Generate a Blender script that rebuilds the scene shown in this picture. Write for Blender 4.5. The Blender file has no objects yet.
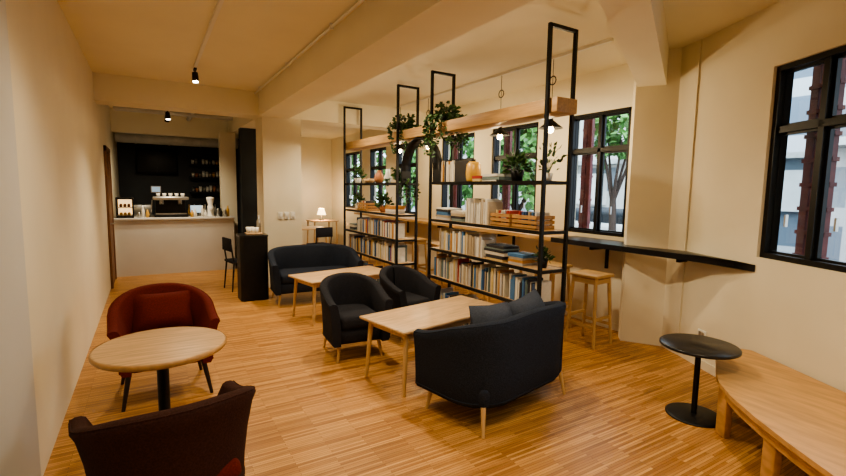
import bpy, bmesh, math, random
from mathutils import Vector, Matrix
random.seed(7)
SC=bpy.context.scene
COL=bpy.context.collection
H=3.05
# ---------------------------------------------------------------- materials
def nodes(name):
    m=bpy.data.materials.new(name);m.use_nodes=True
    nt=m.node_tree;b=nt.nodes['Principled BSDF'];return m,nt,b
def mat(name,col,rough=.6,var=.12,scale=8,bump=0.0,metal=0,stretch=None,spec=None):
    m,nt,b=nodes(name)
    tc=nt.nodes.new('ShaderNodeTexCoord');mp=nt.nodes.new('ShaderNodeMapping')
    nt.links.new(tc.outputs['Object'],mp.inputs[0])
    if stretch: mp.inputs['Scale'].default_value=stretch
    n=nt.nodes.new('ShaderNodeTexNoise');n.inputs['Scale'].default_value=scale;n.inputs['Detail'].default_value=5
    nt.links.new(mp.outputs[0],n.inputs['Vector'])
    r=nt.nodes.new('ShaderNodeValToRGB')
    r.color_ramp.elements[0].position=.3;r.color_ramp.elements[1].position=.7
    r.color_ramp.elements[0].color=[max(0,c*(1-var)) for c in col]+[1]
    r.color_ramp.elements[1].color=[min(1,c*(1+var)) for c in col]+[1]
    nt.links.new(n.outputs['Fac'],r.inputs[0]);nt.links.new(r.outputs[0],b.inputs['Base Color'])
    b.inputs['Roughness'].default_value=rough;b.inputs['Metallic'].default_value=metal
    if spec is not None:b.inputs['Specular IOR Level'].default_value=spec
    if bump:
        bp=nt.nodes.new('ShaderNodeBump');bp.inputs['Strength'].default_value=bump;bp.inputs['Distance'].default_value=.01
        nt.links.new(n.outputs['Fac'],bp.inputs['Height']);nt.links.new(bp.outputs[0],b.inputs['Normal'])
    return m
def emis(name,col,s):
    m,nt,b=nodes(name);b.inputs['Base Color'].default_value=(*col,1)
    b.inputs['Emission Color'].default_value=(*col,1);b.inputs['Emission Strength'].default_value=s
    return m
def floor_mat():
    m,nt,b=nodes('strip_parquet')
    tc=nt.nodes.new('ShaderNodeTexCoord')
    br=nt.nodes.new('ShaderNodeTexBrick')
    br.inputs['Scale'].default_value=1;br.inputs['Brick Width'].default_value=.45;br.inputs['Row Height'].default_value=.019
    br.inputs['Mortar Size'].default_value=.0010;br.inputs['Bias'].default_value=0
    br.inputs['Color1'].default_value=(.60,.325,.115,1);br.inputs['Color2'].default_value=(.33,.150,.046,1);br.inputs['Mortar'].default_value=(.16,.065,.02,1)
    nt.links.new(tc.outputs['Object'],br.inputs['Vector'])
    mp=nt.nodes.new('ShaderNodeMapping');mp.inputs['Scale'].default_value=(2.2,52,1)
    n=nt.nodes.new('ShaderNodeTexNoise');n.inputs['Scale'].default_value=1;n.inputs['Detail'].default_value=4
    nt.links.new(tc.outputs['Object'],mp.inputs[0]);nt.links.new(mp.outputs[0],n.inputs['Vector'])
    mx=nt.nodes.new('ShaderNodeMix');mx.data_type='RGBA';mx.blend_type='OVERLAY';mx.inputs[0].default_value=.55
    nt.links.new(br.outputs['Color'],mx.inputs[6]);nt.links.new(n.outputs['Fac'],mx.inputs[7])
    nt.links.new(mx.outputs[2],b.inputs['Base Color'])
    b.inputs['Roughness'].default_value=.38;b.inputs['Specular IOR Level'].default_value=.4
    return m
def glass_mat():
    m,nt,b=nodes('window_glass');nt.nodes.remove(b)
    o=nt.nodes['Material Output'];t=nt.nodes.new('ShaderNodeBsdfTransparent');g=nt.nodes.new('ShaderNodeBsdfGlossy')
    g.inputs['Roughness'].default_value=.02;t.inputs[0].default_value=(.93,.96,.97,1)
    x=nt.nodes.new('ShaderNodeMixShader');x.inputs[0].default_value=.05
    nt.links.new(t.outputs[0],x.inputs[1]);nt.links.new(g.outputs[0],x.inputs[2]);nt.links.new(x.outputs[0],o.inputs[0]);return m
def facade(name,c1,c2,mort,w,h,ms=.25):
    m,nt,b=nodes(name);tc=nt.nodes.new('ShaderNodeTexCoord')
    br=nt.nodes.new('ShaderNodeTexBrick');br.offset=0
    br.inputs['Scale'].default_value=1;br.inputs['Brick Width'].default_value=w;br.inputs['Row Height'].default_value=h
    br.inputs['Mortar Size'].default_value=ms;br.inputs['Color1'].default_value=(*c1,1);br.inputs['Color2'].default_value=(*c2,1);br.inputs['Mortar'].default_value=(*mort,1)
    sx=nt.nodes.new('ShaderNodeSeparateXYZ');cx=nt.nodes.new('ShaderNodeCombineXYZ')
    nt.links.new(tc.outputs['Object'],sx.inputs[0]);nt.links.new(sx.outputs['Y'],cx.inputs['X']);nt.links.new(sx.outputs['Z'],cx.inputs['Y'])
    nt.links.new(cx.outputs[0],br.inputs['Vector']);nt.links.new(br.outputs['Color'],b.inputs['Base Color']);b.inputs['Roughness'].default_value=.7
    return m
M={}
M['wall']=mat('wall_paint_cream',(.81,.745,.58),.75,.03,2)
M['wallw']=mat('panel_paint_pale',(.62,.61,.57),.7,.03,2)
M['ceil']=mat('ceiling_paint',(.83,.77,.60),.8,.03,1.5)
M['floor']=floor_mat()
M['black']=mat('black_metal',(.009,.009,.009),.45,.2,20,spec=.3)
M['blackgloss']=mat('black_counter_laminate',(.010,.010,.012),.3,.2,6)
M['dark']=mat('kitchen_dark_wall',(.014,.020,.026),.6,.3,3)
M['bar']=mat('bar_front_white',(.62,.60,.56),.5,.04,2)
M['oak']=mat('light_oak',(.56,.37,.20),.40,.24,3,stretch=(1.5,16,16))
M['oaky']=mat('plywood',(.56,.32,.13),.4,.18,2.5,stretch=(9,1.5,9))
M['ash']=mat('ash_leg',(.56,.37,.18),.5,.12,10)
M['board']=mat('shelf_board_wood',(.46,.28,.125),.5,.2,3,stretch=(16,1,16))
M['navy']=mat('navy_upholstery',(.022,.027,.040),.9,.4,160,bump=.25,spec=.15)
M['cushg']=mat('grey_cushion_fabric',(.055,.062,.08),.95,.25,120,bump=.2,spec=.15)
M['char']=mat('charcoal_upholstery',(.024,.024,.029),.9,.4,150,bump=.25,spec=.15)
M['red']=mat('maroon_upholstery',(.125,.017,.011),.85,.25,120,bump=.2,spec=.15)
M['brown']=mat('brown_upholstery',(.050,.021,.016),.85,.3,130,bump=.25,spec=.15)
M['darkwood']=mat('dark_leg_wood',(.02,.012,.009),.5,.2,12)
M['maroon']=mat('maroon_shutter',(.12,.022,.02),.6,.25,10)
M['doorw']=mat('brown_door_wood',(.20,.10,.05),.5,.25,4,stretch=(8,8,1))
M['white']=mat('white_plastic',(.8,.78,.72),.5,.03,4)
M['steel']=mat('brushed_steel',(.5,.5,.48),.35,.1,10,metal=.9)
M['duct']=mat('duct_galvanised',(.5,.5,.47),.5,.15,5)
M['leaf']=mat('leaf_green',(.05,.12,.026),.6,.5,30)
M['leaf2']=mat('leaf_dark_green',(.025,.065,.02),.6,.5,30)
M['tree']=mat('tree_foliage',(.13,.30,.07),.7,.6,3)
M['soil']=mat('soil',(.03,.02,.012),.9,.3,40)
M['terra']=mat('terracotta',(.40,.17,.08),.7,.15,20)
M['yellow']=mat('amber_glass',(.65,.38,.08),.35,.1,8)
M['crate']=mat('wooden_crate_slats',(.42,.23,.09),.6,.25,4,stretch=(12,1.5,12))
M['glass']=glass_mat()
M['bulb']=emis('warm_bulb',(1,.76,.44),25)
M['lampshade']=emis('lampshade_glow',(1,.70,.36),5)
M['spotface']=emis('spot_lens',(1,.88,.68),30)
M['screen']=emis('menu_screen',(.5,.7,.9),.5)
M['caselight']=emis('display_case_glow',(1,.66,.3),1.6)
M['asphalt']=mat('asphalt',(.14,.14,.15),.9,.2,3)
M['bark']=mat('bark',(.06,.04,.03),.9,.3,10)
M['sign']=mat('pale_shop_sign',(.62,.64,.62),.6,.1,2)
BK=[(.62,.57,.48),(.55,.50,.40),(.68,.65,.58),(.40,.32,.22),(.035,.08,.20),(.06,.16,.32),(.36,.04,.03),(.45,.22,.06),(.03,.03,.035),(.16,.21,.20),(.55,.42,.20),(.45,.43,.42)]
BM=[mat('book_cover_%d'%i,c,.6,.08,20) for i,c in enumerate(BK)]
# ---------------------------------------------------------------- builder
class B:
    def __init__(s,name):
        s.name=name;s.bm=bmesh.new();s.mats=[]
    def mi(s,m):
        if isinstance(m,str):m=M[m]
        if m not in s.mats:s.mats.append(m)
        return s.mats.index(m)
    def raw(s,vs,fs,m,smooth=False,T=None):
        i=s.mi(m);v=[s.bm.verts.new((T@Vector(p)) if T else p) for p in vs]
        for f in fs:
            try:
                q=s.bm.faces.new([v[k] for k in f]);q.material_index=i;q.smooth=smooth
            except ValueError:pass
    def box(s,c,d,m,bev=0,T=None,rz=0,seg=2):
        t=bmesh.new();bmesh.ops.create_cube(t,size=1)
        for v in t.verts:v.co=Vector((v.co.x*d[0],v.co.y*d[1],v.co.z*d[2]))
        if bev:bmesh.ops.bevel(t,geom=t.edges[:],offset=bev,segments=seg,profile=.5,affect='EDGES')
        MM=Matrix.Translation(c)@Matrix.Rotation(rz,4,'Z')
        if T:MM=T@MM
        t.verts.index_update()
        s.raw([MM@v.co for v in t.verts],[[v.index for v in f.verts] for f in t.faces],m,bool(bev));t.free()
    def bx(s,x0,x1,y0,y1,z0,z1,m,bev=0):
        s.box(((x0+x1)/2,(y0+y1)/2,(z0+z1)/2),(abs(x1-x0),abs(y1-y0),abs(z1-z0)),m,bev)
    def cyl(s,a,b,r0,r1,m,n=16,cap=True):
        a=Vector(a);b=Vector(b);d=(b-a).normalized()
        u=d.orthogonal().normalized();w=d.cross(u);vs=[];fs=[]
        for p,r in((a,r0),(b,r1)):
            for i in range(n):
                t=2*math.pi*i/n;vs.append(p+u*math.cos(t)*r+w*math.sin(t)*r)
        for i in range(n):fs.append((i,(i+1)%n,n+(i+1)%n,n+i))
        s.raw(vs,fs,m,True)
        if cap:
            s.raw(vs[:n],[tuple(range(n))[::-1]],m);s.raw(vs[n:],[tuple(range(n))],m)
    def lathe(s,prof,c,m,n=32):
        vs=[];fs=[];k=len(prof)
        for i in range(n):
            t=2*math.pi*i/n
            for r,z in prof:vs.append((c[0]+r*math.cos(t),c[1]+r*math.sin(t),c[2]+z))
        for i in range(n):
            for j in range(k-1):
                a=i*k+j;b=((i+1)%n)*k+j;fs.append((a,b,b+1,a+1))
        s.raw(vs,fs,m,True)
    def tube(s,pts,r,m,n=8):
        for a,b in zip(pts[:-1],pts[1:]):s.cyl(a,b,r,r,m,n)
    def poly(s,pts,z0,z1,m):
        n=len(pts);vs=[(x,y,z0) for x,y in pts]+[(x,y,z1) for x,y in pts]
        s.raw(vs,[tuple(range(n))[::-1],tuple(range(n,2*n))]+[(i,(i+1)%n,n+(i+1)%n,n+i) for i in range(n)],m)
    def pillow(s,c,d,m,T=None,n=8,e=.55):
        vs=[];fs=[]
        for sg in(1,-1):
            for i in range(n+1):
                for j in range(n+1):
                    u=-1+2*i/n;v=-1+2*j/n
                    h=((1-u**4)*(1-v**4))**e
                    k=1-.06*(1-abs(u))*abs(v)-.06*(1-abs(v))*abs(u)
                    vs.append((u*d[0]/2*k,v*d[1]/2*k,sg*h*d[2]/2))
        o=(n+1)**2
        for q in(0,1):
            for i in range(n):
                for j in range(n):
                    a=q*o+i*(n+1)+j;f=(a,a+n+1,a+n+2,a+1);fs.append(f if q==0 else f[::-1])
        MM=Matrix.Translation(c)
        if T:MM=MM@T
        s.raw([MM@Vector(v) for v in vs],fs,m,True)
    def leafq(s,p,dirv,L,W,m):
        d=Vector(dirv).normalized();u=d.cross(Vector((random.uniform(-1,1),random.uniform(-1,1),random.uniform(-1,1))))
        if u.length<1e-3:u=d.orthogonal()
        u.normalize();n=d.cross(u);p=Vector(p)
        s.raw([p,p+d*L*.45+u*W/2+n*W*.15,p+d*L,p+d*L*.45-u*W/2+n*W*.15],[(0,1,2),(0,2,3)],m)
    def done(s,loc=(0,0,0),rz=0):
        bmesh.ops.recalc_face_normals(s.bm,faces=s.bm.faces[:])
        me=bpy.data.meshes.new(s.name);s.bm.to_mesh(me);s.bm.free()
        for m in s.mats:me.materials.append(m)
        o=bpy.data.objects.new(s.name,me);COL.objects.link(o);o.location=loc;o.rotation_euler=(0,0,rz);return o
def light(kind,name,loc,energy,col,parent=None,size=.1,spot=None,target=None,blend=.8):
    l=bpy.data.lights.new(name,kind);l.energy=energy;l.color=col
    if kind in('POINT','SPOT'):l.shadow_soft_size=size
    if kind=='SPOT':l.spot_size=math.radians(spot);l.spot_blend=blend
    o=bpy.data.objects.new(name,l);COL.objects.link(o)
    if parent:o.parent=parent
    o.location=loc
    if target is not None:
        o.rotation_euler=(Vector(target)-Vector(loc)).to_track_quat('-Z','Y').to_euler()
    return o
# ---------------------------------------------------------------- room shell
XL=-.56;XR=4.65;YN=-1.5;YF=13.0
P0=Vector((4.64,2.72,0));WD=Vector((-.466,-.885,0)).normalized();WN=Vector((WD.y,-WD.x,0))
if WN.x<0:WN=-WN
AL=4.76
f=B('floor');f.bx(XL-.2,XR+.2,YN-.2,YF+.2,-.1,0,'floor');f.done()
c=B('ceiling');c.bx(XL-.2,XR+.2,YN-.2,YF+.2,H,H+.1,'ceil');c.done()
w=B('wall_left');w.bx(XL-.15,XL,YN,YF,0,H,'wall');w.done()
t=B('trim_1');t.bx(XL,XL+.045,YN+.02,2.80,0,2.42,'wallw');t.done()
w=B('wall_near');w.bx(XL-.15,XR,YN-.15,YN,0,H,'wall');w.done()
w=B('wall_far');w.bx(XL-.15,XR,YF,YF+.15,0,H,'wall');w.done()
WZ0,WZ1=1.10,2.57
WINS=[(3.26,4.12),(4.68,5.67),(6.12,7.10),(8.0,8.9),(9.4,10.3),(10.9,11.9)]
w=B('wall_right');prev=2.5
w.bx(XR,XR+.18,prev,YF,0,WZ0,'wall');w.bx(XR,XR+.18,prev,YF,WZ1,H,'wall')
for a,b in WINS+[(YF,YF)]:
    if a>prev:w.bx(XR,XR+.18,prev,a,WZ0,WZ1,'wall')
    prev=b
w.done()
def window_unit(name,T,W,z0,z1,mull,transom):
    b=B(name)
    def fr(u0,u1,a,c,d0=-.03,d1=.05,m='black'):
        b.box(((u0+u1)/2,(d0+d1)/2,(a+c)/2),(u1-u0,d1-d0,c-a),m,0,T)
    e=.04
    fr(0,W,z0,z0+e,-.045,.06);fr(0,W,z1-e,z1,-.045,.06);fr(0,e,z0,z1,-.045,.06);fr(W-e,W,z0,z1,-.045,.06)
    for u in mull:fr(u-.022,u+.022,z0,z1)
    fr(0,W,transom-.024,transom+.024)
    us=[0]+list(mull)+[W]
    for a,c in zip(us[:-1],us[1:]):
        for q0,q1 in((z0+e,transom-.024),(transom+.024,z1-e)):
            i=.022
            fr(a+i,c-i,q0,q0+.018,0,.03);fr(a+i,c-i,q1-.018,q1,0,.03);fr(a+i,a+i+.022,q0,q1,0,.03);fr(c-i-.022,c-i,q0,q1,0,.03)
        b.box(((a+c)/2,-.035,z0+.3),(.015,.02,.09),'steel',0,T)
    b.raw([(0.02,.03,z0+.02),(W-.02,.03,z0+.02),(W-.02,.03,z1-.02),(.02,.03,z1-.02)],[(0,1,2,3)],'glass',False,T)
    return b.done()
for i,(a,b_) in enumerate(WINS):
    W=b_-a
    T=Matrix(((0,1,0,XR+.06),(-1,0,0,b_),(0,0,1,0),(0,0,0,1)))
    window_unit('window_%d'%(i+1),T,W,WZ0,WZ1,[W*.5],2.12)
    s=B('maroon_shutter')
    for k in range(2):s.bx(XR+.24,XR+.29,b_-.07-.075*k,b_-.005-.075*k,WZ0-.2,WZ1+.2,'maroon')
    for z in (1.2,1.5,1.8,2.1,2.4):s.bx(XR+.235,XR+.30,b_-.15,b_,z,z+.03,'maroon')
    s.done()
AT=Matrix(((WD.x,WN.x,0,P0.x),(WD.y,WN.y,0,P0.y),(0,0,1,0),(0,0,0,1)))
AW0,AW1=1.16,2.72;AZ0,AZ1=1.12,2.575
w=B('wall_angled')
def ab(u0,u1,z0,z1,m='wall',d0=0,d1=.16):
    w.box(((u0+u1)/2,(d0+d1)/2,(z0+z1)/2),(u1-u0,d1-d0,z1-z0),m,0,AT)
ab(-.05,AW0,0,H);ab(AW1,AL,0,H);ab(AW0,AW1,0,AZ0);ab(AW0,AW1,AZ1,H)
w.done()
T2=AT@Matrix.Translation((AW0,.07,0))
window_unit('window_7',T2,AW1-AW0,AZ0,AZ1,[.40,.78,1.14],2.10)
s=B('maroon_shutter')
for k in range(3):s.box((AW0+.10+.08*k,.27,1.85),(.065,.04,1.7),'maroon',0,AT)
for z in [1.15+.18*k for k in range(9)]:s.box((AW0+.18,.27,z),(.25,.055,.03),'maroon',0,AT)
s.done()
c=B('column_corner');c.poly([(4.37,3.03),(4.59,2.70),(4.49,2.47),(4.66,2.45),(4.80,2.7),(4.80,3.15),(4.50,3.15)],0,H,'wall');c.done()
b=B('beam_long');b.bx(1.50,1.95,YN,YF,2.70,H,'ceil');b.done()
b=B('beam_cross');b.bx(XL,1.50,7.4,7.8,2.70,H,'ceil');b.bx(1.95,XR,7.4,7.8,2.70,H,'ceil');b.done()
b=B('beam_oblique');A0=Vector((1.95,1.52));D=Vector((.875,.485));Nn=Vector((-.485,.875));L=3.02
q=[A0+Nn*.13,A0-Nn*.13,A0-Nn*.13+D*L,A0+Nn*.13+D*L];b.poly([(p.x,p.y) for p in q],2.70,H-.001,'ceil');b.done()
b=B('beam_cross');b.bx(XL,1.5,10.6,10.8,2.62,H,'ceil');b.done()
c=B('column_white');c.bx(1.55,2.15,7.45,7.95,0,2.70,'wall');c.done()
for i,(x,z) in enumerate([(1.80,1.16),(1.90,1.16),(2.0,1.16)]):
    s=B('light_switch');s.box((x,7.44,z),(.075,.015,.115),'white',.004);s.box((x,7.43,z),(.03,.012,.055),'white',.003);s.done()
c=B('pillar_white');c.bx(1.27,1.56,10.06,10.3,0,2.70,'wall');c.done()
c=B('wall_kitchen_side');c.bx(1.50,1.98,9.1,9.3,0,2.70,'dark');c.bx(1.80,1.96,9.3,YF,0,H,'dark');c.done()
c=B('wall_kitchen_back');c.bx(XL,1.80,12.3,12.4,0,H,'dark');c.done()
d=B('door_1');X_=XL+.003
for y in(8.45,9.30):d.bx(X_,X_+.03,y,y+.07,0,2.2,'doorw')
d.bx(X_,X_+.03,8.45,9.37,2.12,2.2,'doorw');d.bx(X_,X_+.015,8.52,9.30,0,2.12,'doorw')
d.cyl((X_+.015,8.62,1.0),(X_+.07,8.62,1.0),.012,.012,'steel');d.cyl((X_+.07,8.62,1.0),(X_+.07,8.74,1.0),.01,.01,'steel')
d.done()
b=B('baseboard_angled');b.box((AL/2,-.008,.04),(AL,.012,.08),'wall',0,AT);b.done()
b=B('baseboard_right');b.bx(XR-.014,XR-.002,3.15,YF,0,.08,'wall');b.done()
o=B('power_outlet');o.box((.62,-.008,.32),(.11,.012,.07),'white',.003,AT);o.box((.60,-.015,.32),(.03,.004,.04),'steel',0,AT);o.box((.64,-.015,.32),(.03,.004,.04),'steel',0,AT);o.done()
# ---------------------------------------------------------------- window counter
wc=B('window_counter')
CZ=1.05
tip=P0+WD*1.16
wc.poly([(4.24,10.3),(4.24,3.95),(XR-.003,3.95),(XR-.003,10.3)],CZ-.045,CZ,'board')
wc.poly([(4.21,3.95),(4.19,1.87),(tip.x-.005,tip.y),(4.33,2.18),(4.465,2.46),(4.36,3.02),(4.49,3.17),(XR-.003,3.2),(XR-.003,3.95)],CZ-.05,CZ+.006,'blackgloss')
for y in(2.4,3.4,5.0,6.6,8.2):
    wc.bx(4.28,XR-.005 if y>3 else 4.42,y,y+.03,CZ-.09,CZ-.045,'black')
    if y>3:wc.box((4.58,y+.015,CZ-.2),(.03,.03,.25),'black')
wc.done()
# ---------------------------------------------------------------- bar counter
bc=B('bar_counter')
bc.bx(XL+.01,1.41,9.5,10.0,0,.99,'bar');bc.bx(XL+.01,1.42,9.46,10.03,.99,1.03,'bar',.006)
bc.done()
s=B('kitchen_back_shelf')
s.bx(XL+.02,1.78,11.85,12.28,0,.9,'dark');s.bx(XL+.02,1.78,11.82,12.28,.9,.94,'steel')
for z in(1.45,1.8,2.1):s.bx(.85,1.78,12.0,12.28,z,z+.03,'black')
s.bx(-.2,.6,12.05,12.28,1.9,2.4,'black',.01);s.bx(.19,.21,12.04,12.05,1.9,2.4,'black')
s.bx(-.45,.05,11.9,12.26,.94,1.18,'steel',.01)
s.done()
k=B('kitchen_crockery')
for i in range(11):
    x=.92+i*.075
    for z in(1.483,1.833,2.133):
        if random.random()<.85:
            m=random.choice(['white','steel','yellow','terra','white'])
            k.lathe([(0,0),(.025,0),(.03,.04),(.032,random.uniform(.08,.16)),(.028,.08),(0,.01)],(x,12.12,z),m,12)
for i in range(12):
    k.lathe([(0,0),(.03,0),(.035,.1),(.012,.18),(.012,.24),(0,.24)],(.15+i*.11,12.0+random.uniform(-.08,.08),.943),random.choice(['steel','white','leaf2','yellow']),10)
k.done()
e=B('espresso_machine')
e.box((.35,9.78,1.06),(.55,.38,.05),'black',.01);e.box((.35,9.85,1.22),(.5,.22,.28),'black',.02);e.box((.35,9.75,1.38),(.58,.40,.06),'steel',.015)
for x in(.2,.5):
    e.cyl((x,9.72,1.35),(x,9.72,1.27),.035,.035,'steel');e.cyl((x,9.72,1.28),(x,9.58,1.26),.012,.014,'black')
e.cyl((.05,9.66,1.35),(.03,9.62,1.12),.006,.006,'steel')
for i in range(5):e.lathe([(0,0),(.025,0),(.034,.06),(.03,.06),(0,.01)],(.15+.1*i,9.75,1.41),'white',12)
e.box((.35,9.78,1.095),(.5,.34,.015),'steel');e.done()
g=B('pastry_display_case')
g.bx(-.5,-.24,9.55,9.9,1.03,1.07,'black');g.bx(-.5,-.24,9.55,9.9,1.36,1.39,'black')
for x in(-.49,-.25):
    for y in(9.56,9.89):g.bx(x-.01,x+.01,y-.01,y+.01,1.07,1.36,'black')
g.bx(-.48,-.26,9.87,9.88,1.08,1.35,'caselight');g.bx(-.48,-.26,9.58,9.87,1.21,1.22,'steel')
for x in(-.43,-.37,-.31):
    g.lathe([(0,0),(.022,0),(.026,.03),(.02,.05),(0,.06)],(x,9.68,1.222),'terra',10);g.lathe([(0,0),(.022,0),(.026,.03),(.02,.05),(0,.06)],(x,9.68,1.07),'yellow',10)
g.done()
g=B('coffee_grinder');g.lathe([(0,0),(.07,0),(.07,.02),(.055,.04),(.055,.2),(.04,.22),(.07,.34),(.07,.37),(0,.38)],(1.02,9.7,1.03),'white',20);g.box((1.02,9.62,1.18),(.05,.05,.06),'white',.008);g.done()
g=B('bar_bottles_and_cups')
for x in(-.16,-.1,-.03,.69,.74,.87,.92,1.14,1.19,1.26,1.32):
    h=random.uniform(.08,.22);g.lathe([(0,0),(.028,0),(.028,h*.6),(.012,h*.8),(.012,h),(0,h)],(x,9.62+random.uniform(-.05,.05),1.03),random.choice(['white','black','steel','yellow']),12)
g.done()
g=B('tablet_register');g.box((.78,9.86,1.17),(.22,.015,.16),'black',.004);g.box((.78,9.851,1.17),(.2,.004,.14),'screen');g.cyl((.78,9.87,1.03),(.78,9.87,1.1),.05,.02,'steel');g.done()
g=B('menu_board');g.bx(.05,.25,12.27,12.295,1.45,1.60,'steel');g.bx(.07,.23,12.262,12.27,1.47,1.58,'screen');g.done()
du=B('ventilation_duct')
du.cyl((XL+.02,11.2,2.60),(1.78,11.2,2.60),.13,.13,'duct',24)
for x in(-.2,.4,1.0,1.5):du.cyl((x,11.2,2.60),(x+.03,11.2,2.60),.138,.138,'steel',24)
du.tube([(XL+.1,9.6,2.93),(1.45,9.6,2.93)],.05,'duct',12)
du.tube([(.75,8.0,2.95),(.75,10.5,2.95)],.04,'duct',12)
du.done()
# ---------------------------------------------------------------- service cabinet
s=B('service_cabinet')
pts=[];
for cx,cy,a0 in((1.38,6.97,0),(1.12,6.97,90),(1.12,6.71,180),(1.38,6.71,270)):
    for i in range(6):
        a=math.radians(a0+i*18);pts.append((cx+.06*math.cos(a),cy+.06*math.sin(a)))
s.poly(pts,0,.91,'black');s.poly([(1.25+(x-1.25)*1.03,6.84+(y-6.84)*1.03) for x,y in pts],.91,.935,'blackgloss')
s.done()
s=B('serving_tray_with_cups')
s.box((1.28,6.86,.945),(.22,.2,.018),'oak',.004)
for i in range(5):s.lathe([(0,0),(.025,0),(.034,.08),(.031,.08),(.023,.01),(0,.01)],(1.21+.05*(i%3),6.82+.07*(i//3),.955),'white',12)
s.lathe([(0,0),(.03,0),(.03,.16),(.012,.2),(.012,.24),(0,.24)],(1.36,6.92,.955),'steel',12)
s.done()
# ---------------------------------------------------------------- shelving
PY=[2.78,4.58,5.42,7.33];X0,X1=2.85,3.15
LV=[1.70,1.27,.93,.60,.16]
pr=.014
def shelfunit(ya,yb):
    s=B('metal_bookshelf')
    for y in(ya,yb):
        for x in(X0,X1):s.bx(x-pr,x+pr,y-pr,y+pr,0,2.97,'black')
        s.bx(X0,X1,y-pr,y+pr,2.942,2.97,'black')
        for z in LV:s.bx(X0,X1,y-.01,y+.01,z-.03,z-.002,'black')
    for z in LV:
        for x in(X0,X1):s.bx(x-.01,x+.01,ya,yb,z-.03,z,'black')
        s.bx(X0+.01,X1-.01,ya+.012,yb-.012,z-.018,z-.001,'board' if z<1.5 else 'black')
    return s.done()
shelfunit(PY[0],PY[1]);shelfunit(PY[2],PY[3])
s=B('overhead_wood_board');s.bx(X0+.03,X1-.03,2.70,7.42,2.26,2.38,'board',.004);s.done()
s=B('arched_shelf_panel')
n=16;yc=5.0;R=.405
for i in range(n):
    a0=math.pi*i/n;a1=math.pi*(i+1)/n
    vs=[]
    for a in(a0,a1):
        for r in(R,R-.02):
            for x in(X0+.05,X1-.12):vs.append((x,yc+r*math.cos(a),1.85+r*math.sin(a)))
    s.raw(vs,[(0,1,5,4),(2,3,7,6),(0,4,6,2),(1,5,7,3)],'black',True)
s.bx(X0+.05,X1-.12,4.595,4.615,1.70,1.85,'black');s.bx(X0+.05,X1-.12,5.385,5.405,1.70,1.85,'black')
s.done()
def stand(b,ya,yb,z,hm=.24,x=X0+.02,pal=None):
    y=ya
    while y<yb:
        t=random.uniform(.010,.034)
        if y+t>yb:break
        h=random.uniform(hm*.74,hm);d=random.uniform(.14,.21)
        m=BM[random.choice(pal or [0,0,1,1,2,2,3,4,4,5,6,7,8,8,9,10,11])]
        b.box((x+d/2+random.uniform(0,.02),y+t/2,z+h/2),(d,t*.94,h),m,0)
        y+=t
def stack(b,ya,yb,z,n,x=X0+.03):
    zz=z
    for i in range(n):
        t=random.uniform(.012,.035);L=(yb-ya)*random.uniform(.8,1)
        b.box((x+.1,(ya+yb)/2+random.uniform(-.01,.01),zz+t/2),(.2,L,t*.94),random.choice(BM),0,None,random.uniform(-.03,.03));zz+=t
b=B('books')
z=LV[0];stand(b,4.12,4.42,z,.24,pal=[3,7,1,8,0]);stack(b,3.68,3.82,z,2);stack(b,3.40,3.66,z,3)
z=LV[1];stack(b,4.22,4.50,z,6);stack(b,3.97,4.2,z,4);stand(b,3.52,3.95,z,.26,pal=[0,1,2,2,2,3,11])
z=LV[2];stand(b,3.62,4.42,z,.24,pal=[0,1,2,2,3,10,11,7,5,8]);stack(b,3.28,3.58,z,6);stack(b,3.02,3.24,z,4)
z=LV[3];stand(b,3.25,4.5,z,.26);stand(b,2.83,3.22,z,.24,pal=[4,5,8,0,2,9])
z=LV[4];stand(b,3.1,4.45,z,.3)
b.done()
def crate(y0,y1,z,hh):
    b=B('wooden_crate');xa,xb=X0+.03,X1-.04
    for k in range(3):
        z0=z+.005+k*hh/3
        for x in(xa,xb-.012):b.bx(x,x+.012,y0,y1,z0,z0+hh/3-.012,'crate')
        for y in(y0,y1-.012):b.bx(xa+.012,xb-.012,y,y+.012,z0,z0+hh/3-.012,'crate')
    b.bx(xa,xb,y0,y1,z,z+.012,'crate')
    for x in(xa+.014,xb-.03):
        for y in(y0+.014,y1-.03):b.bx(x,x+.016,y,y+.016,z,z+hh-.012,'crate')
    for i in range(6):
        yy=y0+.03+i*(y1-y0-.06)/6;b.box(((xa+xb)/2,yy+.012,z+.012+.07),(.16,.02,.14),random.choice(BM))
    b.done()
crate(3.22,3.50,LV[1],.13);crate(2.88,3.19,LV[1],.13);crate(6.5,6.85,LV[1],.13)
b=B('books')
z=LV[1];stack(b,5.6,5.85,z,4)
z=LV[2];stand(b,5.55,6.35,z,.24);stand(b,6.4,6.9,z,.23);stack(b,6.95,7.2,z,5)
z=LV[3];stand(b,5.5,7.25,z,.26)
z=LV[4];stand(b,5.6,7.1,z,.26)
b.done()
v=B('ceramic_vase');v.lathe([(0,0),(.05,0),(.075,.06),(.06,.13),(.03,.17),(.04,.19),(.03,.185),(0,.02)],(3.0,6.3,LV[0]),'terra');v.done()
v=B('ceramic_vase');v.lathe([(0,0),(.04,0),(.06,.08),(.03,.15),(.03,.2),(.02,.2),(0,.02)],(3.0,6.0,LV[0]),'white');v.done()
v=B('wooden_bowl');v.lathe([(0,0),(.05,0),(.11,.07),(.10,.07),(.04,.015),(0,.01)],(3.0,6.65,LV[0]),'oak');v.done()
v=B('amber_lantern');v.lathe([(0,0),(.07,0),(.075,.02),(.085,.09),(.075,.19),(.05,.215),(0,.215)],(3.0,3.95,LV[0]+.0),'yellow');v.cyl((3.0,3.95,LV[0]+.215),(3.0,3.95,LV[0]+.24),.02,.02,'black');v.done()
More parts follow.
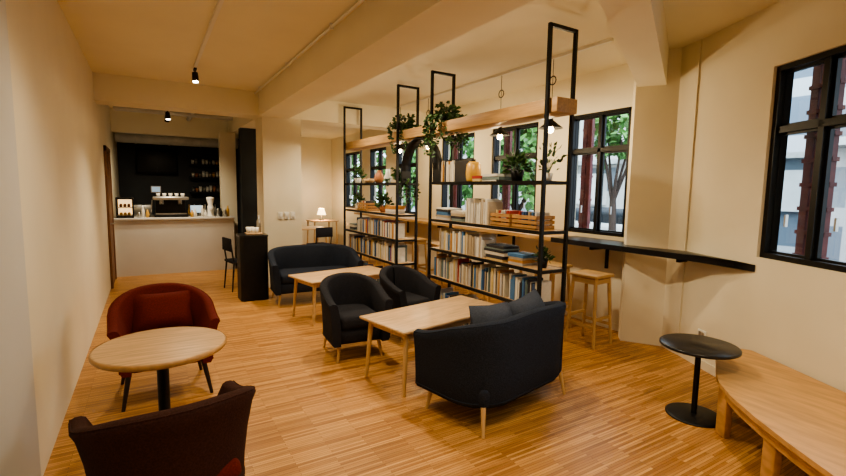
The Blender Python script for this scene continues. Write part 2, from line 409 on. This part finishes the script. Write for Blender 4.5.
# ---------------------------------------------------------------- plants
def pot(b,c,r,h,m):
    b.lathe([(0,0),(r*.75,0),(r,h),(r*.9,h),(r*.88,h*.88),(0,h*.88)],c,m,20)
    b.lathe([(r*.88,h*.885),(0,h*.885)],c,'soil',20)
def bush(name,loc,pr_,ph,pm,R,n,L,W,up=.4,m=('leaf','leaf2')):
    b=B(name);pot(b,(0,0,0),pr_,ph,pm)
    for i in range(n):
        a=random.uniform(0,6.283);e=random.uniform(-.25,1.4);rr=random.uniform(.35,1)
        d=Vector((math.cos(a)*math.cos(e),math.sin(a)*math.cos(e),math.sin(e)+up*.3))
        p=Vector((0,0,ph*.95))+Vector((d.x*R[0]*rr,d.y*R[0]*rr,d.z*R[1]*rr))
        b.leafq(p,d+Vector((random.uniform(-.5,.5),random.uniform(-.5,.5),random.uniform(-.6,.3))),L*random.uniform(.7,1.2),W*random.uniform(.7,1.2),random.choice(m))
    for i in range(10):
        a=i*.628;b.cyl((0,0,ph*.8),(math.cos(a)*R[0]*.5,math.sin(a)*R[0]*.5,ph+R[1]*.6),.003,.002,'leaf2',5)
    return b.done(loc)
bush('potted_plant',(3.0,3.27,LV[0]),.065,.11,'black',(.12,.13),190,.065,.034)
bush('potted_plant',(3.02,2.90,LV[0]),.045,.07,'white',(.11,.20),40,.055,.034,1.2)
bush('potted_plant',(3.0,2.90,LV[2]),.05,.08,'black',(.07,.09),80,.05,.028)
bush('potted_plant',(3.0,6.12,LV[1]),.07,.10,'terra',(.13,.14),150,.07,.04)
bush('potted_plant',(3.0,7.1,LV[1]),.06,.09,'white',(.11,.13),110,.07,.035)
bush('potted_plant',(3.0,7.12,LV[0]),.06,.09,'white',(.11,.15),90,.07,.04)
def trailing(name,loc,ph,nv,length,spread,cl=.12):
    b=B(name);pot(b,(0,0,0),.08,ph,'black')
    for i in range(150):
        a=random.uniform(0,6.283);r=random.uniform(.02,cl)
        b.leafq((math.cos(a)*r,math.sin(a)*r,ph+random.uniform(-.05,.12)),(math.cos(a),math.sin(a),random.uniform(-.5,.7)),.06,.04,random.choice(['leaf','leaf2']))
    for k in range(nv):
        a=random.uniform(0,6.283);L=length*random.uniform(.4,1)
        p=Vector((math.cos(a)*.07,math.sin(a)*.07,ph));pts=[p.copy()]
        dx=math.cos(a)*spread;dy=math.sin(a)*spread
        n=int(L/.035)
        for i in range(n):
            o=.035 if i>2 else .01
            k_=.05 if i<3 else .0
            p=p+Vector((dx*k_+random.uniform(-.008,.008),dy*k_+random.uniform(-.008,.008),-o));pts.append(p.copy())
            for q in range(3):b.leafq(p,(random.uniform(-1,1),random.uniform(-1,1),random.uniform(-.8,.3)),.05,.034,random.choice(['leaf','leaf2']))
        b.tube(pts,.003,'leaf2',5)
    return b.done(loc)
trailing('trailing_ivy',(3.0,4.50,2.38),.10,16,.62,1.0,.13)
trailing('trailing_ivy',(3.0,5.52,2.38),.10,13,.50,1.0,.12)
trailing('trailing_ivy',(3.0,5.60,LV[0]),.08,9,.45,1.0,.10)
# ---------------------------------------------------------------- tub seats
def tub(name,W,D,hb,ha,t,r,m,legm,loc,rz,seatz=.43,z0=.17,flare=.03,pillows=0,arch=.03,seatm=None,legsplay=.03,legr=.018,powr=1.0):
    b=B(name);P=[]
    hw=W/2-t/2-flare;y1=D/2;yb=-D/2+t/2+flare
    ns=8
    for i in range(ns):P.append((Vector((-hw,y1+(yb+r-y1)*i/ns)),Vector((-1,0))))
    for i in range(9):
        a=math.pi+math.pi/2*i/8;P.append((Vector((-hw+r+r*math.cos(a),yb+r+r*math.sin(a))),Vector((math.cos(a),math.sin(a)))))
    for i in range(1,8):P.append((Vector((-hw+r+(2*hw-2*r)*i/8,yb)),Vector((0,-1))))
    for i in range(9):
        a=1.5*math.pi+math.pi/2*i/8;P.append((Vector((hw-r+r*math.cos(a),yb+r+r*math.sin(a))),Vector((math.cos(a),math.sin(a)))))
    for i in range(1,ns+1):P.append((Vector((hw,yb+r+(y1-yb-r)*i/ns)),Vector((1,0))))
    rows=[]
    for p,nn in P:
        u=max(0,min(1,(p.y-yb)/(y1-yb)));s_=u**powr;s_=s_*s_*(3-2*s_)
        h=ha+(hb-ha)*(1-s_)
        h+=arch*max(0,1-(p.x/hw)**2)*(1-s_)
        row=[]
        prof=[(t/2-.015,z0),(t/2,z0+.03)]
        for q in(.3,.6,.85):prof.append((t/2+flare*q*q,z0+(h-z0)*q))
        rt=t/2
        for a in(0,36,72,108,144,180):
            aa=math.radians(a);prof.append((flare+rt*math.cos(aa),h-rt*.7+rt*.7*math.sin(aa)))
        prof+=[(-t/2+flare*.4,z0+(h-z0)*.7),(-t/2,z0+(h-z0)*.4),(-t/2,z0)]
        for o,z in prof:
            v=p+nn*o;row.append((v.x,v.y,z))
        rows.append(row)
    k=len(rows[0]);vs=[v for rw in rows for v in rw];fs=[]
    for i in range(len(rows)-1):
        for j in range(k):
            fs.append((i*k+j,(i+1)*k+j,(i+1)*k+(j+1)%k,i*k+(j+1)%k))
    b.raw(vs,fs,m,True)
    b.raw(rows[0],[tuple(range(k))],m);b.raw(rows[-1],[tuple(range(k))],m)
    # piping seams: outer top rim and bottom edge
    b.tube([rw[6] for rw in rows],.004,m,6);b.tube([rw[1] for rw in rows],.005,m,6)
    iw=2*(hw-t/2)
    b.box((0,(.02),z0+.07),(iw+.02,D-t-.02,.14),m,.03)
    b.box((0,.03,seatz-.06),(iw,D-t-.01,.13),seatm or m,.045,seg=4)
    if pillows:
        for i in range(pillows):
            x=(i-(pillows-1)/2)*iw/pillows*.92
            T=Matrix.Rotation(math.radians(68),4,'X')@Matrix.Rotation(math.radians(8 if i else -5),4,'Z')
            b.pillow((x,-D/2+t+.13,seatz+.19),(iw/pillows*.88,.40,.17),'cushg',T)
    for sx in(-1,1):
        for sy in(-1,1):
            x=sx*(W/2-.12);y=sy*(D/2-.09)
            b.cyl((x,y,z0+.02),(x+sx*legsplay,y+sy*legsplay,0),legr,legr*.6,legm,12)
    return b.done(loc,rz)
tub('loveseat',1.18,.66,.75,.60,.085,.24,'navy','ash',(2.24,2.56,0),math.radians(11.5),pillows=2)
tub('loveseat',1.28,.66,.74,.58,.085,.24,'navy','ash',(2.02,6.40,0),math.radians(180-4),pillows=0)
tub('armchair',.62,.60,.71,.57,.08,.22,'char','ash',(1.67,4.10,0),math.radians(180-4),arch=.04)
tub('armchair',.57,.58,.70,.57,.08,.22,'char','ash',(2.40,4.36,0),math.radians(180+8),arch=.04)
tub('armchair',.72,.62,.77,.60,.07,.25,'red','darkwood',(.06,4.02,0),math.radians(180+3),flare=.06,seatz=.45,z0=.26,arch=.03,powr=.8,legr=.02,legsplay=.05)
tub('armchair',.70,.62,.755,.59,.07,.25,'brown','darkwood',(.05,2.14,0),math.radians(8),flare=.06,seatz=.45,z0=.26,arch=.02,powr=.8,seatm='red',legr=.02,legsplay=.05)
p=B('throw_cushion');T=Matrix.Rotation(math.radians(62),4,'X')
p.pillow((0,0,0),(.42,.30,.12),'red',T);p.done((.06,4.13,.61))
# ---------------------------------------------------------------- tables
def coffee(loc,rz,W=1.22,D=.60,h=.53):
    b=B('coffee_table')
    b.box((0,0,h-.0125),(W,D,.025),'oak',.008)
    b.box((0,D/2-.07,h-.055),(W-.16,.02,.06),'oak');b.box((0,-D/2+.07,h-.055),(W-.16,.02,.06),'oak')
    for sx in(-1,1):
        b.box((sx*(W/2-.09),0,h-.055),(.02,D-.16,.06),'oak')
        for sy in(-1,1):
            b.cyl((sx*(W/2-.08),sy*(D/2-.07),h-.025),(sx*(W/2-.045),sy*(D/2-.045),0),.022,.014,'ash',14)
    return b.done(loc,rz)
coffee((2.17,3.34,0),math.radians(11),1.26);coffee((2.10,5.46,0),math.radians(11))
b=B('round_table');b.lathe([(0,.69),(.305,.69),(.327,.7),(.331,.71),(.327,.722),(.315,.725),(0,.725)],(0,0,0),'oak',64)
b.lathe([(.325,.692),(.332,.70),(.332,.718),(.327,.724)],(0,0,0),'oaky',64)
b.cyl((0,0,.01),(0,0,.69),.03,.03,'black',24);b.lathe([(0,.665),(.13,.672),(.13,.69),(0,.69)],(0,0,0),'black');b.lathe([(0,0),(.23,0),(.23,.008),(.2,.018),(.04,.03),(0,.03)],(0,0,0),'black',40)
b.done((.03,2.86,0))
b=B('side_table');b.lathe([(0,.51),(.245,.51),(.255,.516),(.255,.53),(.248,.535),(0,.535)],(0,0,0),'blackgloss',56)
b.cyl((0,0,.01),(0,0,.51),.019,.019,'black',20);b.lathe([(0,.49),(.08,.498),(.08,.51),(0,.51)],(0,0,0),'black');b.lathe([(0,0),(.185,0),(.185,.008),(.17,.014),(.03,.02),(0,.02)],(0,0,0),'black',44)
b.done((3.35,1.69,0))
# ---------------------------------------------------------------- bench
b=B('plywood_bench')
fr=[(3.62,1.70),(3.46,1.62),(3.28,1.53),(3.14,1.44),(2.99,1.30),(2.83,1.11),(2.67,.89),(2.52,.66),(2.38,.43),(2.24,.18),(2.06,-.15)]
bk=[(3.10,-.15),(4.04,1.64),(4.0,1.71)]
b.poly(fr+bk,.355,.385,'oaky')
for i in range(len(fr)-1):
    a=Vector(fr[i]);c_=Vector(fr[i+1]);nrm=Vector((-(c_-a).y,(c_-a).x)).normalized()
    if nrm.x<0:nrm=-nrm
    a=a+nrm*.05;c_=c_+nrm*.05;m_=(a+c_)/2;L=(c_-a).length
    if 0<i:b.box((m_.x,m_.y,.315),(L*1.05,.018,.08),'oaky',0,None,math.atan2((c_-a).y,(c_-a).x))
for x,y in((3.24,1.44),(2.86,1.02),(2.42,.33),(3.54,1.57),(3.85,1.60),(3.55,1.0),(3.05,.10)):
    b.box((x,y,.178),(.045,.085,.356),'oaky',.004,None,math.radians(-28))
b.done()
# ---------------------------------------------------------------- bar stools
def stool(loc,rz=0):
    b=B('bar_stool');b.box((0,0,.745),(.32,.34,.03),'ash',.008)
    for sx in(-1,1):
        for sy in(-1,1):
            b.cyl((sx*.12,sy*.13,.735),(sx*.16,sy*.17,0),.02,.016,'ash',10)
        b.box((sx*.145,0,.22),(.02,.30,.03),'ash');b.box((sx*.128,0,.69),(.02,.26,.05),'ash')
    for sy in(-1,1):b.box((0,sy*.15,.30),(.28,.02,.03),'ash');b.box((0,sy*.135,.69),(.25,.02,.05),'ash')
    b.done(loc,rz)
for x,y in((4.0,3.16),(4.08,3.78),(4.0,4.5),(4.0,5.3),(4.0,6.1),(4.0,6.9),(4.0,8.0),(4.0,9.0)):stool((x,y,0),random.uniform(-.1,.1))
def dchair(loc,rz):
    b=B('dining_chair');b.box((0,0,.45),(.4,.4,.04),'char',.015)
    for sx in(-1,1):
        b.cyl((sx*.17,.17,.44),(sx*.19,.19,0),.014,.01,'black',10);b.cyl((sx*.17,-.17,.44),(sx*.19,-.21,0),.014,.01,'black',10)
        b.cyl((sx*.17,-.17,.44),(sx*.17,-.22,.8),.012,.012,'black',10)
    b.box((0,-.215,.72),(.38,.025,.2),'char',.01);b.done(loc,rz)
dchair((1.22,7.6,0),math.radians(-80))
dchair((3.0,9.15,0),math.radians(10));dchair((2.9,11.05,0),math.radians(185))
def dtable(loc):
    b=B('dining_table');b.box((0,0,.735),(.7,.7,.03),'oak',.006)
    for sx in(-1,1):
        for sy in(-1,1):b.cyl((sx*.3,sy*.3,.72),(sx*.32,sy*.32,0),.022,.016,'ash',10)
    b.done(loc)
dtable((3.0,9.9,0));dtable((4.05,12.1,0))
b=B('table_lamp');b.lathe([(0,0),(.07,0),(.07,.015),(.012,.03),(.012,.16),(0,.16)],(0,0,0),'black',20);b.lathe([(.12,.15),(.07,.32)],(0,0,0),'lampshade',24)
tl=b.done((4.0,12.0,.75));light('POINT','lamp_bulb',(0,0,.3),25,(1,.7,.38),tl,.06)
# ---------------------------------------------------------------- ceiling fixtures
WARM=(1,.84,.60)
def track(x,y0,y1,m='white',z=H):
    b=B('lighting_or_fill_track');b.bx(x-.016,x+.016,y0,y1,z-.028,z,m)
    if z<H-.01:
        for y in(y0+.2,y1-.2):b.cyl((x,y,z),(x,y,H),.006,.006,m,8)
    b.done()
track(.54,-1,6.5);track(2.08,-1,7.3);track(3.78,2.9,7.3);track(.32,8.0,9.9,'white',2.88)  # second track is added, hidden beside the long beam to carry fill heads
b=B('ceiling_conduit');b.cyl((1.44,YN,3.02),(1.44,7.4,3.02),.012,.012,'white',10)
for y in(1,2.5,4,5.5,7):b.bx(1.42,1.46,y,y+.02,3.0,H,'white')
b.done()
def spot(x,y,tx,ty,en,ang=100,zc=H-.028,col=WARM,vis='black'):
    b=B('track_or_fill_spotlight')
    d=(Vector((tx,ty,0))-Vector((x,y,zc-.1))).normalized();p=Vector((0,0,-.10))
    b.cyl((0,0,0),(0,0,-.08),.008,.008,vis,8);b.box((0,0,-.012),(.035,.1,.024),vis,.004)
    b.cyl(p-d*.05,p+d*.06,.033,.038,vis,20);b.cyl(p+d*.058,p+d*.062,.031,.031,'spotface',20)
    o=b.done((x,y,zc))
    light('SPOT','spot_or_fill_lamp',p+d*.08,en,col,o,.05,ang,p+d*2);return o
spot(.54,6.3,.6,5.6,165,110);spot(.54,3.0,.35,2.9,80,130);spot(.54,1.0,1.0,1.4,70,130)  # far head is a real fixture; the two nearer ones are added fill, out of view
spot(.54,-.6,1.5,-.2,70,130)  # unseen head added behind the camera as fill light
spot(.32,9.0,.2,10.8,110,110,2.852);spot(.32,8.7,.5,8.4,85,120,2.852)
spot(3.2,8.6,3.6,9.6,130,120);spot(3.2,11.2,3.6,12.4,120,120)
for y,e in((.8,90),(2.9,100),(4.6,130),(6.3,125)):spot(2.08,y,2.6,y,e,140)  # added fill row, kept out of view behind the long beam
def pendant(x,y,z):
    b=B('pendant_lamp')
    b.cyl((0,0,.13),(0,0,H-z-.03),.0035,.0035,'black',6)
    b.lathe([(0,.17),(.018,.17),(.024,.08),(.045,.065),(.125,.0),(.128,-.006),(.118,.0),(.035,.055),(0,.06)],(0,0,0),'black',32)
    b.lathe([(0,.02),(.02,.015),(.034,-.015),(.026,-.045),(0,-.055)],(0,0,0),'bulb',16)
    for i in range(16):
        a0=2*math.pi*i/16;a1=2*math.pi*(i+1)/16
        b.cyl((0,.045*math.cos(a0),H-z-.25+.045*math.sin(a0)),(0,.045*math.cos(a1),H-z-.25+.045*math.sin(a1)),.006,.006,'black',6)
    o=b.done((x,y,z));light('POINT','pendant_bulb',(0,0,-.08),28,(1,.78,.48),o,.04);return o
for y in(3.62,4.46,6.18,7.1):pendant(3.78,y,2.30)
# ---------------------------------------------------------------- exterior
g=B('ground_outside');g.bx(XR+.3,60,-30,50,-.6,-.5,'asphalt');g.done()
F1=facade('facade_grey',(.12,.16,.20),(.22,.27,.32),(.55,.57,.58),1.6,1.5)
F2=facade('facade_tile',(.12,.14,.17),(.28,.28,.28),(.46,.43,.41),1.1,1.2,.2)
F3=facade('facade_beige',(.16,.19,.22),(.35,.40,.43),(.62,.60,.55),2.0,1.4,.3)
for (y0,y1,x,h,m) in((-2,4.0,12,4.2,F2),(4.3,9.5,15,5.2,F1),(9.8,15,14,6.0,F3),(15.2,24,16,5,F2),(24.5,34,18,7,F1)):
    b=B('street_building');b.bx(x,x+5,y0,y1,-.5,h,m)
    b.bx(x-.6,x,y0,y1,2.6,2.75,'steel')
    b.bx(x-.25,x,y0+.8,y0+2.2,1.2,2.3,random.choice(['sign','white','terra']));b.done()
def tree(x,y,h,R,n):
    b=B('street_tree');b.cyl((0,0,0),(0,.1,h*.6),.12,.07,'bark',10)
    for i in range(5):
        a=i*1.3;b.cyl((0,.1,h*.5),(math.cos(a)*R*.5,math.sin(a)*R*.5,h*.9),.05,.02,'bark',6)
    for i in range(n):
        a=random.uniform(0,6.283);e=random.uniform(-1.2,1.5);r=R*random.uniform(.4,1)
        p=(math.cos(a)*math.cos(e)*r,math.sin(a)*math.cos(e)*r,h+math.sin(e)*r*1.1)
        b.leafq(p,(random.uniform(-1,1),random.uniform(-1,1),random.uniform(-1,.5)),.28,.2,random.choice(['tree','tree','leaf']))
    b.done((x,y,-.5))
tree(8.0,8.6,3.0,1.2,900);tree(8.4,12.0,3.2,1.4,1000);tree(9.0,16.0,3,1.6,1000);tree(9.6,7.0,3.7,.8,350);tree(9,21,3,1.6,900)
v=B('parked_van');v.box((0,0,.75),(1.7,3.6,1.1),'white',.15,seg=3);v.box((0,-.2,1.35),(1.5,2.6,.6),'dark',.15,seg=3)
for sx in(-.8,.8):
    for sy in(-1.1,1.1):v.cyl((sx-.08,sy,.3),(sx+.08,sy,.3),.3,.3,'black',20)
v.done((11.5,8.6,-.5))
# ---------------------------------------------------------------- world
w=bpy.data.worlds.new('overcast_sky');SC.world=w;w.use_nodes=True
bg=w.node_tree.nodes['Background'];bg.inputs[0].default_value=(.70,.85,1,1);bg.inputs[1].default_value=6.0
SC.view_settings.look='AgX - Medium High Contrast'
# ---------------------------------------------------------------- camera
ya,pi,ro=.5422,.1041,.0164
F=Vector((math.sin(ya)*math.cos(pi),math.cos(ya)*math.cos(pi),-math.sin(pi)))
R0=Vector((math.cos(ya),-math.sin(ya),0));U0=R0.cross(F)
R=R0*math.cos(ro)+U0*math.sin(ro);U=U0*math.cos(ro)-R0*math.sin(ro)
cam=bpy.data.cameras.new('camera');co=bpy.data.objects.new('camera',cam);COL.objects.link(co)
cam.sensor_width=36;cam.lens=455/846*36;cam.clip_start=.02
mm=Matrix((R,U,-F)).transposed().to_4x4();mm.translation=(0,0,1.6);co.matrix_world=mm
SC.camera=co
